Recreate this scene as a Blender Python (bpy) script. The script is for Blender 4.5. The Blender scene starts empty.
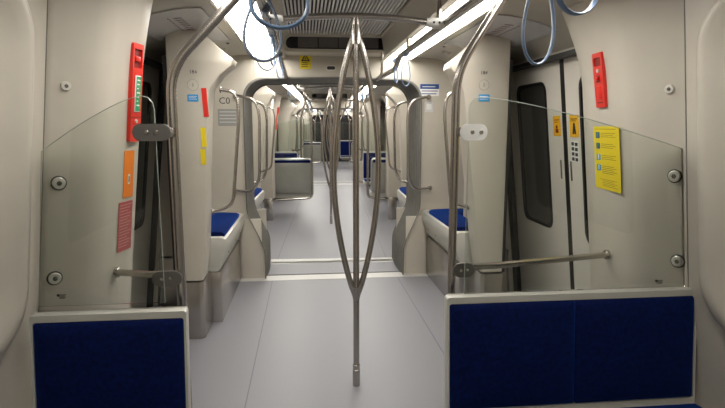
import bpy, bmesh, math, random
from mathutils import Vector, Matrix
from mathutils.bvhtree import BVHTree

random.seed(4)
SC = bpy.context.scene
COL = SC.collection

# ------------------------------------------------------------------ camera, world, exposure
FPX = 530.0
CAM = Vector((-.27, 0, 1.5))
PITCH = math.atan(78 / 530)
YAW = math.atan(56.5 * math.cos(PITCH) / 530)
FW = Vector((math.sin(YAW) * math.cos(PITCH), math.cos(YAW) * math.cos(PITCH), -math.sin(PITCH)))
RT = Vector((math.cos(YAW), -math.sin(YAW), 0))
UP = RT.cross(FW)
cd = bpy.data.cameras.new('camera')
cd.sensor_width = 36
cd.lens = FPX / 725 * 36
cd.clip_start = .05
cam = bpy.data.objects.new('camera', cd)
COL.objects.link(cam)
cam.location = CAM
cam.rotation_euler = (math.pi / 2 - PITCH, 0, -YAW)
SC.camera = cam

wd = bpy.data.worlds.new('world')
SC.world = wd
wd.use_nodes = True
wd.node_tree.nodes['Background'].inputs[0].default_value = (.9, .93, 1, 1)
wd.node_tree.nodes['Background'].inputs[1].default_value = .02

SC.view_settings.view_transform = 'Standard'
SC.view_settings.look = 'None'
SC.view_settings.gamma = 1
SC.view_settings.exposure = 0.0
LIGHT = 14.7


# ------------------------------------------------------------------ materials
def mat(name, col, rough=.5, metal=0, noise=0, nscale=40, bump=0, bscale=200, emit=0, spec=.5, coat=0, aniso=None):
    m = bpy.data.materials.new(name)
    m.use_nodes = True
    nt = m.node_tree
    b = nt.nodes['Principled BSDF']
    b.inputs['Base Color'].default_value = (*col, 1)
    b.inputs['Roughness'].default_value = rough
    b.inputs['Metallic'].default_value = metal
    b.inputs['Specular IOR Level'].default_value = spec
    b.inputs['Coat Weight'].default_value = coat
    if emit:
        b.inputs['Emission Color'].default_value = (*col, 1)
        b.inputs['Emission Strength'].default_value = emit
    if noise or bump:
        tc = nt.nodes.new('ShaderNodeTexCoord')
        mp = nt.nodes.new('ShaderNodeMapping')
        nt.links.new(tc.outputs['Object'], mp.inputs[0])
        if aniso:
            mp.inputs['Scale'].default_value = aniso
        if noise:
            n = nt.nodes.new('ShaderNodeTexNoise')
            n.inputs['Scale'].default_value = nscale
            n.inputs['Detail'].default_value = 4
            nt.links.new(mp.outputs[0], n.inputs['Vector'])
            r = nt.nodes.new('ShaderNodeValToRGB')
            r.color_ramp.elements[0].position = .3
            r.color_ramp.elements[1].position = .7
            r.color_ramp.elements[0].color = (*[max(0, c * (1 - noise)) for c in col], 1)
            r.color_ramp.elements[1].color = (*[min(1, c * (1 + noise)) for c in col], 1)
            nt.links.new(n.outputs[0], r.inputs[0])
            nt.links.new(r.outputs[0], b.inputs['Base Color'])
        if bump:
            n2 = nt.nodes.new('ShaderNodeTexNoise')
            n2.inputs['Scale'].default_value = bscale
            nt.links.new(mp.outputs[0], n2.inputs['Vector'])
            bp = nt.nodes.new('ShaderNodeBump')
            bp.inputs['Strength'].default_value = bump
            bp.inputs['Distance'].default_value = .002
            nt.links.new(n2.outputs[0], bp.inputs['Height'])
            nt.links.new(bp.outputs[0], b.inputs['Normal'])
    return m


CREAM = mat('cream_panel', (.49, .452, .385), .32, noise=.03, nscale=6, bump=.03, bscale=300)
CREAM2 = mat('cream_ceiling', (.52, .49, .425), .42, noise=.03, nscale=5)
DOORM = mat('door_paint', (.62, .585, .52), .35, noise=.02, nscale=5)
FLOOR = mat('floor_vinyl', (.215, .215, .235), .42, noise=.10, nscale=140, bump=.04)
STRIPM = mat('threshold_metal', (.55, .54, .52), .45, metal=.3, noise=.08, nscale=60)
BLUE = mat('blue_velour', (.0009, .005, .046), .95, noise=.4, nscale=55, bump=.5, bscale=260, spec=.15)
SHELL = mat('seat_shell', (.50, .49, .44), .3, noise=.02, nscale=8)
GREYSH = mat('seat_shell_grey', (.30, .30, .265), .28, metal=.35, noise=.04, nscale=8)
STEEL = mat('brushed_steel', (.45, .415, .38), .24, metal=.93, noise=.02, nscale=8, aniso=(1, 1, .1))
KICK = mat('kick_plate_steel', (.46, .43, .40), .26, metal=.92, noise=.05, nscale=8, aniso=(1, 1, .15))
RUBBER = mat('grey_rubber', (.155, .15, .134), .5, noise=.1, nscale=20)
BLUE.node_tree.nodes['Principled BSDF'].inputs['Sheen Weight'].default_value = .55
BLUE.node_tree.nodes['Principled BSDF'].inputs['Sheen Roughness'].default_value = .45
BLUE.node_tree.nodes['Principled BSDF'].inputs['Sheen Tint'].default_value = (.01, .16, .9, 1)
BLACK = mat('black_gasket', (.008, .008, .008), .5)
DGLASS = mat('tinted_window', (.045, .045, .042), .08, spec=.7, noise=.2, nscale=3)
RED = mat('signal_red', (.62, .022, .012), .35)
DRED = mat('dark_red', (.18, .006, .004), .5)
GREEN = mat('green_label', (.03, .26, .10), .4, noise=.35, nscale=40)
ORANGE = mat('orange_sticker', (.78, .20, .015), .4)
YELLOW = mat('yellow_sticker', (.75, .58, .01), .45)
AMBER = mat('amber_sticker', (.78, .42, .01), .45)
PINK = mat('faded_red_print', (.38, .07, .07), .5)
SKYB = mat('light_blue_sticker', (.02, .26, .58), .45)
NAVY = mat('navy_print', (.01, .06, .22), .45)
WHITE = mat('white_plastic', (.72, .71, .68), .35)
INK = mat('black_ink', (.02, .02, .02), .5)
GREYP = mat('grey_print', (.27, .27, .26), .5)
STRAP = mat('blue_grey_strap', (.13, .20, .32), .32, noise=.15, nscale=20)
WIREM = mat('slate_strap', (.10, .125, .17), .4)
LAMP = mat('light_diffuser', (1, .965, .90), .5, emit=LIGHT)
DISP = mat('display_glass', (.008, .008, .009), .12)
DISP2 = mat('display_matrix', (.10, .092, .09), .35, noise=.2, nscale=90)
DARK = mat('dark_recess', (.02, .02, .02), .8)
GRILLE = mat('grille_slat', (.80, .78, .76), .45, metal=.1)
MAPM = mat('map_print', (.60, .60, .61), .22, noise=.02, nscale=10)
SOCK = mat('screw_cap', (.62, .60, .55), .3, metal=.2)
PLATE = mat('bracket_metal', (.13, .12, .108), .4, metal=.3)


def glassmat():
    m = bpy.data.materials.new('clear_glass')
    m.use_nodes = True
    nt = m.node_tree
    nt.nodes.clear()
    o = nt.nodes.new('ShaderNodeOutputMaterial')
    mx = nt.nodes.new('ShaderNodeMixShader')
    t = nt.nodes.new('ShaderNodeBsdfTransparent')
    t.inputs[0].default_value = (.945, .965, .945, 1)
    g = nt.nodes.new('ShaderNodeBsdfGlossy')
    g.inputs['Roughness'].default_value = .03
    f = nt.nodes.new('ShaderNodeFresnel')
    f.inputs[0].default_value = 1.45
    nt.links.new(f.outputs[0], mx.inputs[0])
    nt.links.new(t.outputs[0], mx.inputs[1])
    nt.links.new(g.outputs[0], mx.inputs[2])
    nt.links.new(mx.outputs[0], o.inputs[0])
    return m


GLASS = glassmat()
GEDGE = mat('glass_edge', (.45, .50, .45), .2, spec=.6)


# ------------------------------------------------------------------ mesh helpers
def fillet(pts, r, n=6):
    pts = [Vector(p) for p in pts]
    out = [pts[0]]
    for i in range(1, len(pts) - 1):
        a, b, c = pts[i - 1], pts[i], pts[i + 1]
        u, v = (a - b), (c - b)
        rr = min(r, u.length * .49, v.length * .49)
        p, q = b + u.normalized() * rr, b + v.normalized() * rr
        for k in range(n + 1):
            t = k / n
            out.append(p * (1 - t) ** 2 + b * 2 * t * (1 - t) + q * t * t)
    out.append(pts[-1])
    return out


def world_of(o):
    M = o.matrix_basis.copy()
    while o.parent:
        o = o.parent
        M = o.matrix_basis @ M
    return M


class MB:
    def __init__(s):
        s.bm = bmesh.new()

    def box(s, x0, x1, y0, y1, z0, z1, bev=0, seg=2, M=None):
        r = bmesh.ops.create_cube(s.bm, size=1)
        vs = r['verts']
        for v in vs:
            v.co = Vector(((x0 + x1) / 2 + v.co.x * (x1 - x0), (y0 + y1) / 2 + v.co.y * (y1 - y0), (z0 + z1) / 2 + v.co.z * (z1 - z0)))
            if M: v.co = M @ v.co
        if bev:
            es = list({e for v in vs for e in v.link_edges})
            bmesh.ops.bevel(s.bm, geom=es, offset=bev, segments=seg, affect='EDGES', profile=.5)
        return s

    def tube(s, pts, r, n=10, closed=False, flat=None, cap=True):
        pts = [Vector(p) for p in pts]
        N = len(pts)
        rings = []
        prev = None
        for i, p in enumerate(pts):
            if closed:
                d = (pts[(i + 1) % N] - pts[i - 1])
            else:
                d = pts[min(i + 1, N - 1)] - pts[max(i - 1, 0)]
            d.normalize()
            if prev is None:
                a = Vector((0, 0, 1)) if abs(d.z) < .9 else Vector((0, 1, 0))
                u = (a - d * a.dot(d)).normalized()
            else:
                u = (prev - d * prev.dot(d)).normalized()
            prev = u
            w = d.cross(u)
            rr = r[i] if isinstance(r, (list, tuple)) else r
            if flat:                      # ribbon: flat = (width axis vector, half thickness)
                ax = flat[0]
                w2 = (ax - d * ax.dot(d)).normalized()
                u2 = d.cross(w2)
                rings.append([s.bm.verts.new(p + w2 * rr * math.cos(t * 2 * math.pi / n) + u2 * flat[1] * math.sin(t * 2 * math.pi / n)) for t in range(n)])
            else:
                rings.append([s.bm.verts.new(p + (u * math.cos(t * 2 * math.pi / n) + w * math.sin(t * 2 * math.pi / n)) * rr) for t in range(n)])
        for i in range(N if closed else N - 1):
            A, B = rings[i], rings[(i + 1) % N]
            for k in range(n):
                s.bm.faces.new((A[k], A[(k + 1) % n], B[(k + 1) % n], B[k]))
        if not closed and cap:
            s.bm.faces.new(rings[0][::-1])
            s.bm.faces.new(rings[-1])
        return s

    def grid(s, rows, close_u=False, cap=False):
        R = [[s.bm.verts.new(p) for p in row] for row in rows]
        n = len(R[0])
        for i in range(len(R) - 1):
            for k in range(n if close_u else n - 1):
                s.bm.faces.new((R[i][k], R[i][(k + 1) % n], R[i + 1][(k + 1) % n], R[i + 1][k]))
        if cap:
            s.bm.faces.new(R[0][::-1])
            s.bm.faces.new(R[-1])
        return s

    def disc(s, c, axis, r, h, n=20):
        c = Vector(c)
        a = Vector(axis).normalized()
        s.tube([c, c + a * h * .7, c + a * h], [r, r, r * .88], n)
        return s

    def prism(s, poly, axis, a, b, bev=0):
        def P(p, t):
            if axis == 'x': return Vector((t, p[0], p[1]))
            if axis == 'y': return Vector((p[0], t, p[1]))
            return Vector((p[0], p[1], t))
        A = [s.bm.verts.new(P(p, a)) for p in poly]
        B = [s.bm.verts.new(P(p, b)) for p in poly]
        n = len(poly)
        fs = [s.bm.faces.new(A), s.bm.faces.new(B[::-1])]
        for k in range(n):
            fs.append(s.bm.faces.new((A[k], B[k], B[(k + 1) % n], A[(k + 1) % n])))
        if bev:
            es = [e for f in fs[:2] for e in f.edges]
            bmesh.ops.bevel(s.bm, geom=es, offset=bev, segments=2, affect='EDGES', profile=.5)
        return s

    def ringprism(s, outer, inner, axis, a, b):
        """frame: outer and inner loops with the same count, extruded along an axis"""
        def P(p, t):
            if axis == 'x': return Vector((t, p[0], p[1]))
            if axis == 'y': return Vector((p[0], t, p[1]))
            return Vector((p[0], p[1], t))
        L = [[s.bm.verts.new(P(p, t)) for p in lp] for lp, t in ((outer, a), (inner, a), (inner, b), (outer, b))]
        n = len(outer)
        for j in range(4):
            A, B = L[j], L[(j + 1) % 4]
            for k in range(n):
                s.bm.faces.new((A[k], A[(k + 1) % n], B[(k + 1) % n], B[k]))
        return s

    def build(s, name, m, parent=None, angle=35, M=None):
        bmesh.ops.recalc_face_normals(s.bm, faces=s.bm.faces)
        me = bpy.data.meshes.new(name)
        s.bm.to_mesh(me)
        s.bm.free()
        if M is not None: me.transform(M)
        if parent is not None: me.transform(world_of(parent).inverted())
        for p in me.polygons: p.use_smooth = True
        me.set_sharp_from_angle(angle=math.radians(angle))
        me.materials.append(m)
        o = bpy.data.objects.new(name, me)
        COL.objects.link(o)
        if parent is not None:
            o.parent = parent
        return o


def rrect(x0, x1, y0, y1, r, n=5):
    out = []
    for cx, cy, a0 in ((x1 - r, y1 - r, 0), (x0 + r, y1 - r, 90), (x0 + r, y0 + r, 180), (x1 - r, y0 + r, 270)):
        for k in range(n + 1):
            a = math.radians(a0 + 90 * k / n)
            out.append((cx + r * math.cos(a), cy + r * math.sin(a)))
    return out


THINGS = []      # (root, description, levels) copied into the cars beyond


def thing(name, label, cat, loc=(0, 0, 0), group=None, desc=None, far=0, M=None):
    o = bpy.data.objects.new(name, None)
    o.empty_display_size = .05
    COL.objects.link(o)
    if M is not None: o.matrix_basis = M
    else: o.location = loc
    o['label'] = label
    o['category'] = cat
    if group: o['group'] = group
    if far: THINGS.append((o, desc, far))
    return o


STRUCT = []


def struct(o, far=True):
    o['kind'] = 'structure'
    if far: STRUCT.append(o)
    return o


def text_mesh(name, body, size, m, parent, M, depth=.0006, align='CENTER'):
    c = bpy.data.curves.new(name, 'FONT')
    c.body = body
    c.size = size
    c.extrude = depth
    c.resolution_u = 2
    c.align_x = align
    c.align_y = 'CENTER'
    t = bpy.data.objects.new(name, c)
    COL.objects.link(t)
    dg = bpy.context.evaluated_depsgraph_get()
    me = bpy.data.meshes.new_from_object(t.evaluated_get(dg))
    bpy.data.objects.remove(t)
    bpy.data.curves.remove(c)
    me.materials.clear()
    me.materials.append(m)
    o = bpy.data.objects.new(name, me)
    COL.objects.link(o)
    o.parent = parent
    o.matrix_basis = M
    return o


def ray(px, py):
    return (FW * FPX + RT * (px - 362.5) + UP * (204 - py)).normalized()


def hit(px, py, o):
    me = o.data
    p_, n_ = hit_(px, py, o)
    if p_ is None: raise RuntimeError('no hit %s %s %s' % (px, py, o.name))
    return p_, n_


def hit_(px, py, o):
    me = o.data
    W = world_of(o)
    t = BVHTree.FromPolygons([W @ v.co for v in me.vertices], [p.vertices for p in me.polygons])
    loc, nor, _, _ = t.ray_cast(CAM, ray(px, py))
    if loc is None: return None, None
    if nor.dot(ray(px, py)) > 0: nor = -nor
    return loc, nor


SD = {-1: 'left', 1: 'right'}
LEAN = .11       # the car sides lean inward with height


def lean(s, z0=1.1):
    M = Matrix.Identity(4)
    M[0][2] = -s * LEAN
    M[0][3] = s * LEAN * z0
    return M

# ------------------------------------------------------------------ structure of one half car (1.2 < y < 5.2)
Y0, YE = 1.2, 5.2


def arc_pts(p0, p1, bulge, n=8):
    return [(p0[0] + (p1[0] - p0[0]) * t / n, p0[1] + (p1[1] - p0[1]) * t / n + bulge * math.sin(math.pi * t / n)) for t in range(n + 1)]


struct(MB().box(-1.62, 1.62, Y0, 5.21, -.06, 0).build('floor', FLOOR))
struct(MB().box(-.93, .93, 5.09, 5.27, -.05, .003).build('trim_1', STRIPM))
# faint welded seams of the vinyl
sm = MB()
for x in (-.62, .62):
    sm.box(x - .003, x + .003, Y0, 5.18, -.001, .0008)
struct(sm.build('trim_2', mat('vinyl_seam', (.12, .125, .15), .5)))

for s in (-1, 1):
    # side wall by the transverse seats, with the raised window surround
    yseam = 2.36 if s < 0 else 2.2
    xw = 1.395 if s < 0 else 1.434
    ye = 2.20 if s < 0 else 2.10
    hole = rrect(2.4 - ye + .05, ye - .05, .68, 1.96, .20, 8)
    yl, yh = 2.4 - yseam, yseam - .004
    outer = []
    for (y, z) in hole:
        fy, fz = (y - 1.2) / (ye - 1.25), (z - 1.32) / .64
        k = max(abs(fy), abs(fz))
        outer.append((1.2 + fy / k * (yh - 1.2), 1.1 + fz / k * 1.1))
    w = MB().ringprism(outer, hole, 'x', s * xw, s * (xw + .09))
    struct(w.build('wall_' + SD[s], CREAM, M=lean(s)))
    # wall lining at door bay and behind the end bench
    w = MB().box(min(s * 1.51, s * 1.55), max(s * 1.51, s * 1.55), yseam, 4.46, 0, 2.16)
    w.box(min(s * 1.42, s * 1.5), max(s * 1.42, s * 1.5), 4.46, YE, 0, 2.16)
    struct(w.build('wall_' + SD[s], CREAM, M=lean(s)))
    # cove above the windows and doors
    prof = [(.745, 2.135), (.78, 2.16), (.95, 2.15), (1.12, 2.115), (1.28, 2.06), (1.40, 1.99), (1.405, 1.945), (1.40, 1.93), (1.45, 1.93), (1.5, 1.95), (1.5, 2.3), (.745, 2.3)]
    c = MB().prism([(s * a, b) for a, b in prof], 'y', yseam + .3, YE)
    struct(c.build('ceiling', CREAM2, angle=25))
    prof2 = [(.745, 2.135), (.78, 2.16), (.95, 2.16), (1.12, 2.14), (1.24, 2.11), (1.29, 2.075), (1.295, 2.05), (1.5, 2.05), (1.5, 2.3), (.745, 2.3)]
    c = MB().prism([(s * a, b) for a, b in prof2], 'y', Y0, yseam + .3)
    struct(c.build('ceiling', CREAM2, angle=25))
    # ledge between lamp and grille
    c = MB().prism([(s * a, b) for a, b in [(.485, 2.125), (.46, 2.13), (.45, 2.2), (.435, 2.30), (.42, 2.315), (.42, 2.5), (.485, 2.5)]], 'y', Y0, YE)
    struct(c.build('ceiling', CREAM2, angle=25))
struct(MB().box(-1.5, 1.5, Y0, YE, 2.5, 2.56).build('ceiling', DARK))

# end wall with the gangway opening
def opening(w=.86, top=1.955, r=.20, kz=(.64, .32), kw=.70, n=8):
    pts = [(-kw, 0), (-kw, kz[1] - .08)]
    c0 = [(-kw, kz[1] - .06), (-kw, kz[1] + .04), (-w, kz[0] - .04), (-w, kz[0] + .06)]
    for k in range(9):
        t = k / 8
        q = (1 - t) ** 3, 3 * t * (1 - t) ** 2, 3 * t * t * (1 - t), t ** 3
        pts.append((sum(a * p[0] for a, p in zip(q, c0)), sum(a * p[1] for a, p in zip(q, c0))))
    for k in range(n + 1):
        a = math.radians(180 - 90 * k / n)
        pts.append((-w + r + r * math.cos(a), top - r + r * math.sin(a)))
    pts.append((0, top + .012))
    return pts + [(-x, z) for x, z in reversed(pts[:-1])]


def endwall(y0, y1, hole):
    outer = []
    n = len(hole)
    for (x, z) in hole:          # project each hole point out to the car's cross-section
        if z < 1.7 and abs(x) > .3:
            outer.append((math.copysign(1.45, x), z))
        else:
            k = max(abs(x), .0001) / .86
            a = math.atan2(z - 1.5, x)
            t = min(1.45 / abs(math.cos(a)) if abs(math.cos(a)) > 1e-6 else 9, 1.0 / abs(math.sin(a)) if abs(math.sin(a)) > 1e-6 else 9)
            outer.append((t * math.cos(a), 1.5 + t * math.sin(a)))
    m = MB()
    A = [[m.bm.verts.new((p[0], y, p[1])) for p in L] for L, y in ((outer, y0), (hole, y0), (hole, y1), (outer, y1))]
    for j in range(3):
        for k in range(n - 1):
            m.bm.faces.new((A[j][k], A[j][k + 1], A[j + 1][k + 1], A[j + 1][k]))
    # corner fillers
    m.box(-1.45, 1.45, y0 + .002, y1, 2.42, 2.5)
    m.box(-1.45, -1.2, y0 + .002, y1, 1.6, 2.5)
    m.box(1.2, 1.45, y0 + .002, y1, 1.6, 2.5)
    return m


ew = struct(endwall(5.2, 5.26, opening()).build('wall_end', CREAM))

# columns between the transverse seats and the doors
COLM = {}
def column_rows(s):
    if s > 0:
        base = [(1.55, 2.19), (1.434, 2.19), (1.43, 2.20), (1.40, 2.25), (1.34, 2.34), (1.312, 2.40), (1.300, 2.46), (1.304, 2.60), (1.322, 2.78), (1.332, 2.87), (1.345, 2.895), (1.39, 2.91), (1.55, 2.915)]
    else:
        base = [(1.55, 2.35), (1.395, 2.35), (1.375, 2.365), (1.305, 2.42), (1.25, 2.46), (1.218, 2.505), (1.202, 2.56), (1.187, 2.64), (1.167, 2.74), (1.153, 2.82), (1.163, 2.85), (1.22, 2.88), (1.55, 2.89)]
    rows = []
    for z in (0, .3, .6, .9, 1.2, 1.5, 1.7, 1.78, 1.86, 1.94, 2.02, 2.09, 2.15, 2.2):
        k = max(0, (z - 1.72) / .5)
        row = []
        for i, (x, y) in enumerate(base):
            wgt = min(1, max(0, (y - 2.3) / .4)) if 0 < i < 12 else 0
            xx = x - (.15 if s > 0 else .05) * k ** 1.7 * wgt - LEAN * (z - 1.1)
            row.append((s * xx, y, z))
        rows.append(row)
    return rows
for s in (-1, 1):
    COLM[s] = struct(MB().grid(column_rows(s)).build('wall_' + SD[s], CREAM, angle=50))

# seam strip where the wall lining meets the column
for s in (-1, 1):
    y = 2.345 if s < 0 else 2.187
    xa = 1.393 if s < 0 else 1.432
    struct(MB().box(min(s * xa, s * (xa + .04)), max(s * xa, s * (xa + .04)), y, y + .005, 0, 2.1).build('trim_3', RUBBER, M=lean(s)))


# door leaves
def door(s, n):
    X = 1.485
    MM = lean(s)
    a, b = 2.9, 4.40
    mid = 3.40
    root = bpy.data.objects.new('door_%d' % n, None)
    COL.objects.link(root)
    root.location = (s * X, mid, 0)
    root['kind'] = 'structure'
    STRUCT.append(root)
    def prof(y0, y1, wy0, wy1):
        m = MB()
        hole = rrect(wy0, wy1, .76, 1.80, .07)
        outer = []
        for (y, z) in hole:
            cy, cz = (wy0 + wy1) / 2, 1.28
            fy, fz = (y - cy) / ((wy1 - wy0) / 2), (z - cz) / .52
            k = max(abs(fy), abs(fz))
            fy, fz = fy / k, fz / k
            outer.append(((y0 + y1) / 2 + fy * (y1 - y0) / 2, .97 + fz * .97))
        m.ringprism(outer, hole, 'x', s * X, s * (X + .03))
        return m
    lf = []
    for (y0, y1, w0, w1) in ((mid + .012, b - .03, 3.66, 4.16), (mid - .95, mid - .012, mid - .83, 3.18)):
        l = prof(y0, y1, w0, w1).build('door_leaf', DOORM, root, M=MM)
        g = MB()
        g.ringprism(rrect(w0 - .012, w1 + .012, .748, 1.812, .08), rrect(w0 + .012, w1 - .012, .772, 1.788, .06), 'x', s * (X - .004), s * (X + .01))
        g.build('window_gasket', BLACK, l, M=MM)
        MB().box(min(s * (X + .006), s * (X + .014)), max(s * (X + .006), s * (X + .014)), w0, w1, .76, 1.80).build('window_pane', DGLASS, l, M=MM)
        lf.append(l)
        yh = 3.475 if y0 > mid - .1 else 3.335
        h = MB().box(min(s * (X - .006), s * (X + .006)), max(s * (X - .006), s * (X + .006)), yh - .008, yh + .008, 1.14, 1.27, .003)
        h.build('finger_grip', STEEL, l, M=MM)
    MB().box(min(s * (X - .003), s * (X + .02)), max(s * (X - .003), s * (X + .02)), mid - .026, mid + .026, 0, 1.94).build('centre_seal', BLACK, root, M=MM)
    MB().box(min(s * 1.45, s * 1.50), max(s * 1.45, s * 1.50), (b - .06 if s > 0 else b - .005), b + .03, 0, 1.94).build('edge_seal', BLACK, root, M=MM)
    MB().box(min(s * 1.40, s * 1.47), max(s * 1.40, s * 1.47), 2.9, b, 1.925, 1.95).build('head_seal', BLACK, root, M=MM)
    MB().box(min(s * 1.36, s * 1.47), max(s * 1.36, s * 1.47), 2.9, b, 0, .012).build('sill_plate', STRIPM, root, M=MM)
    return lf
LEAF = {s: door(s, 1 if s < 0 else 2) for s in (-1, 1)}

# windows by the transverse seats: raised rounded surround and dark pane
for s in (-1, 1):
    n = 1 if s < 0 else 2
    root = bpy.data.objects.new('window_%d' % n, None)
    root.location = (s * 1.4, 1.2, 1.2)
    COL.objects.link(root)
    root['kind'] = 'structure'
    STRUCT.append(root)
    ye = 2.20 if s < 0 else 2.10
    rows = []
    for off, xx in ((0, 1.425), (.012, 1.40), (.035, 1.378), (.06, 1.37), (.09, 1.372), (.13, 1.39), (.20, 1.42), (.24, 1.425), (.28, 1.43), (.30, 1.47)):
        rows.append([(s * (xx + (.01 if s > 0 else -.028)), y, z) for y, z in rrect(2.4 - ye + off, ye - off, .63 + off, 2.02 - off * .6, .22 - off * .45, 8)])
    MB().grid(rows, close_u=True).build('window_frame', CREAM, root, angle=60, M=lean(s))
    xp = 1.425 if s < 0 else 1.45
    MB().box(min(s * xp, s * (xp + .01)), max(s * xp, s * (xp + .01)), 2.4 - ye + .26, ye - .26, .82, 1.90).build('window_pane', DGLASS, root, M=lean(s))


# ------------------------------------------------------------------ ceiling equipment
gr = MB()
k = -.41
while k < .415:
    gr.box(k - .006, k + .006, Y0, 4.93, 2.315, 2.335)
    k += .026
g = thing('ceiling_grille', 'slatted grey metal ceiling grille above the nearest branching pole', 'grille', (0, 3, 2.4), desc='slatted grey ceiling grille', far=3)

gr.build('slats', GRILLE, g)
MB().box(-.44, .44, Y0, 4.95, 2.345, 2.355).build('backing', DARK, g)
MB().box(-.42, .42, 2.885, 2.915, 2.308, 2.345).build('cross_bar', GRILLE, g)

for s in (-1, 1):
    t = thing('ceiling_light', 'long glowing ceiling light strip on the %s side of the nearest car' % SD[s], 'light', (s * .61, 3, 2.14), 'ceiling light strips', desc='glowing ceiling light strip, %s side,' % SD[s], far=3)
    MB().box(min(s * .50, s * .73), max(s * .50, s * .73), Y0, 5.17, 2.138, 2.16).build('diffuser', LAMP, t)
    h = MB().box(min(s * .486, s * .50), max(s * .486, s * .50), Y0, 5.19, 2.125, 2.17)
    h.box(min(s * .73, s * .746), max(s * .73, s * .746), Y0, 5.19, 2.125, 2.17)
    h.build('housing', STEEL, t)
    # rail under the lamp
    t = thing('ceiling_handrail', 'steel ceiling handrail under the %s light strip of nearest car' % SD[s], 'handrail', (s * .48, 3, 2.05), 'ceiling handrails', desc='steel ceiling handrail, %s side,' % SD[s], far=3)
    if s > 0:
        pts = [(.49, Y0, 2.05), (.485, 4.35, 2.05), (.50, 4.62, 1.985), (.42, 5.2, 1.95)]
    else:
        pts = [(-.46, Y0, 2.05), (-.47, 4.4, 2.05), (-.45, 5.2, 1.955)]
    MB().tube(fillet(pts, .08), .022, 12).build('rail', STEEL, t)
    for y in (1.5, 3.9):
        MB().tube([(s * .475, y, 2.06), (s * .475, y, 2.2)], .014, 10).build('hanger', STEEL, t)
    if s > 0:
        MB().tube([(.40, 4.7, 2.14), (.395, 4.72, 1.95), (.42, 5.15, 1.95)], .012, 8).build('hanger', STEEL, t)

# cross rail over the branching pole
t = thing('cross_rail', 'arched steel cross rail at the top of the nearest branching pole', 'handrail', (0, 2.9, 2.08), desc='arched steel cross rail', far=3)

MB().tube([(x, 2.9, 2.045 + .03 * (1 - (x / .42) ** 2)) for x in [(-.40 + .82 * i / 16) for i in range(17)]], .0175, 12).build('rail', STEEL, t)
for s in (-1, 1):
    cl = MB().tube([(s * .38, 2.9, 2.05), (s * .425, 2.9, 2.045), (s * .475, 2.9, 2.045)], [.022, .030, .03], 14).build('clamp', WHITE, t)
    for x in (.415, .445):
        MB().disc((s * x, 2.871, 2.045), (0, -1, 0), .0065, .003, 10).build('screw', INK, cl)
    MB().tube([(s * .445, 2.9, 2.05), (s * .455, 2.9, 2.2)], .0125, 10).build('stub', STEEL, t)

# branching centre pole
t = thing('branching_pole', 'steel centre pole splitting into three bowed tubes, nearest one', 'pole', (0, 2.9, 0), 'branching centre poles', desc='branching steel centre pole', far=3)

MB().tube([(0, 2.9, .0), (0, 2.9, 2.07)], .0175, 14).build('centre_tube', STEEL, t)
MB().tube([(0, 2.9, 0), (0, 2.9, .1), (0, 2.9, .102), (0, 2.9, .13), (0, 2.9, .133)], [.0215, .0215, .019, .0215, .019], 16).build('floor_socket', KICK, t)
for s in (-1, 1):
    pts = []
    for i in range(25):
        u = i / 24
        z = .545 + 1.44 * u
        x = .118 * math.sin(math.pi * u) ** .82 if 0 < u < 1 else 0
        pts.append((s * (x + .006), 2.9, z))
    MB().tube(pts, .0165, 12).build('bowed_tube', STEEL, t)
MB().tube([(0, 2.9, .52), (0, 2.9, .56), (0, 2.9, .60)], [.019, .026, .03], 14).build('lower_weld', STEEL, t)
MB().tube([(0, 2.9, 2.03), (0, 2.9, 1.96), (0, 2.9, 1.93)], [.019, .026, .028], 14).build('upper_weld', STEEL, t)

# destination display over the gangway
t = thing('destination_display', 'long dark information display over the nearest gangway opening', 'display', (.04, 5, 2.25), desc='dark information display over the gangway', far=3)

o_, i_ = [], []
for x, z in rrect(-.49, .60, 2.15, 2.335, .085, 6):
    o_.append((x, z + .03 * (1 - ((x - .055) / .54) ** 2)))
for x, z in rrect(-.44, .55, 2.182, 2.29, .05, 6):
    i_.append((x, z + .03 * (1 - ((x - .055) / .54) ** 2)))
m = MB()
m.grid([[(x, 5.2, z) for x, z in o_], [(x, 4.99, z) for x, z in o_], [(.04 + (x - .04) * .985, 4.965, 2.265 + (z - 2.265) * .94) for x, z in o_], [(x, 4.97, z) for x, z in i_], [(x, 5.01, z) for x, z in i_]], close_u=True)
m.build('housing', CREAM2, t, angle=30)
MB().prism(i_, 'y', 4.995, 5.005).build('screen', DISP, t)
for k in range(4):
    x = -.33 + .185 * k
    MB().box(x, x + .178, 4.990, 4.994, 2.205, 2.30).build('matrix_panel', DISP2, t)
# soffit closing the ceiling between grille and end wall
struct(MB().prism([(4.93, 2.45), (4.93, 2.315), (4.98, 2.345), (5.2, 2.34), (5.2, 2.5)], 'x', -.43, .43).build('ceiling', CREAM2))

# ------------------------------------------------------------------ gangway bellows
def bellows(y0, y1, base):
    rows = []
    N = 80
    for i in range(N + 1):
        u = i / N
        y = y0 + (y1 - y0) * u
        d = .013 * (.5 - .5 * math.cos(u * 2 * math.pi * 10)) - .025 * math.sin(math.pi * u) ** .8
        rows.append([(x * (1 + d * 1.2), y, (z + d * .5 if z > .9 else z)) for x, z in base])
    return rows
ring = opening(w=.85, top=1.94, r=.19, kw=.69)
gang_parts = []
t = thing('gangway_bellows', 'ribbed dark grey rubber bellows around the first gangway', 'bellows', (0, 5.5, 0), desc='ribbed dark gangway bellows')

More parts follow.
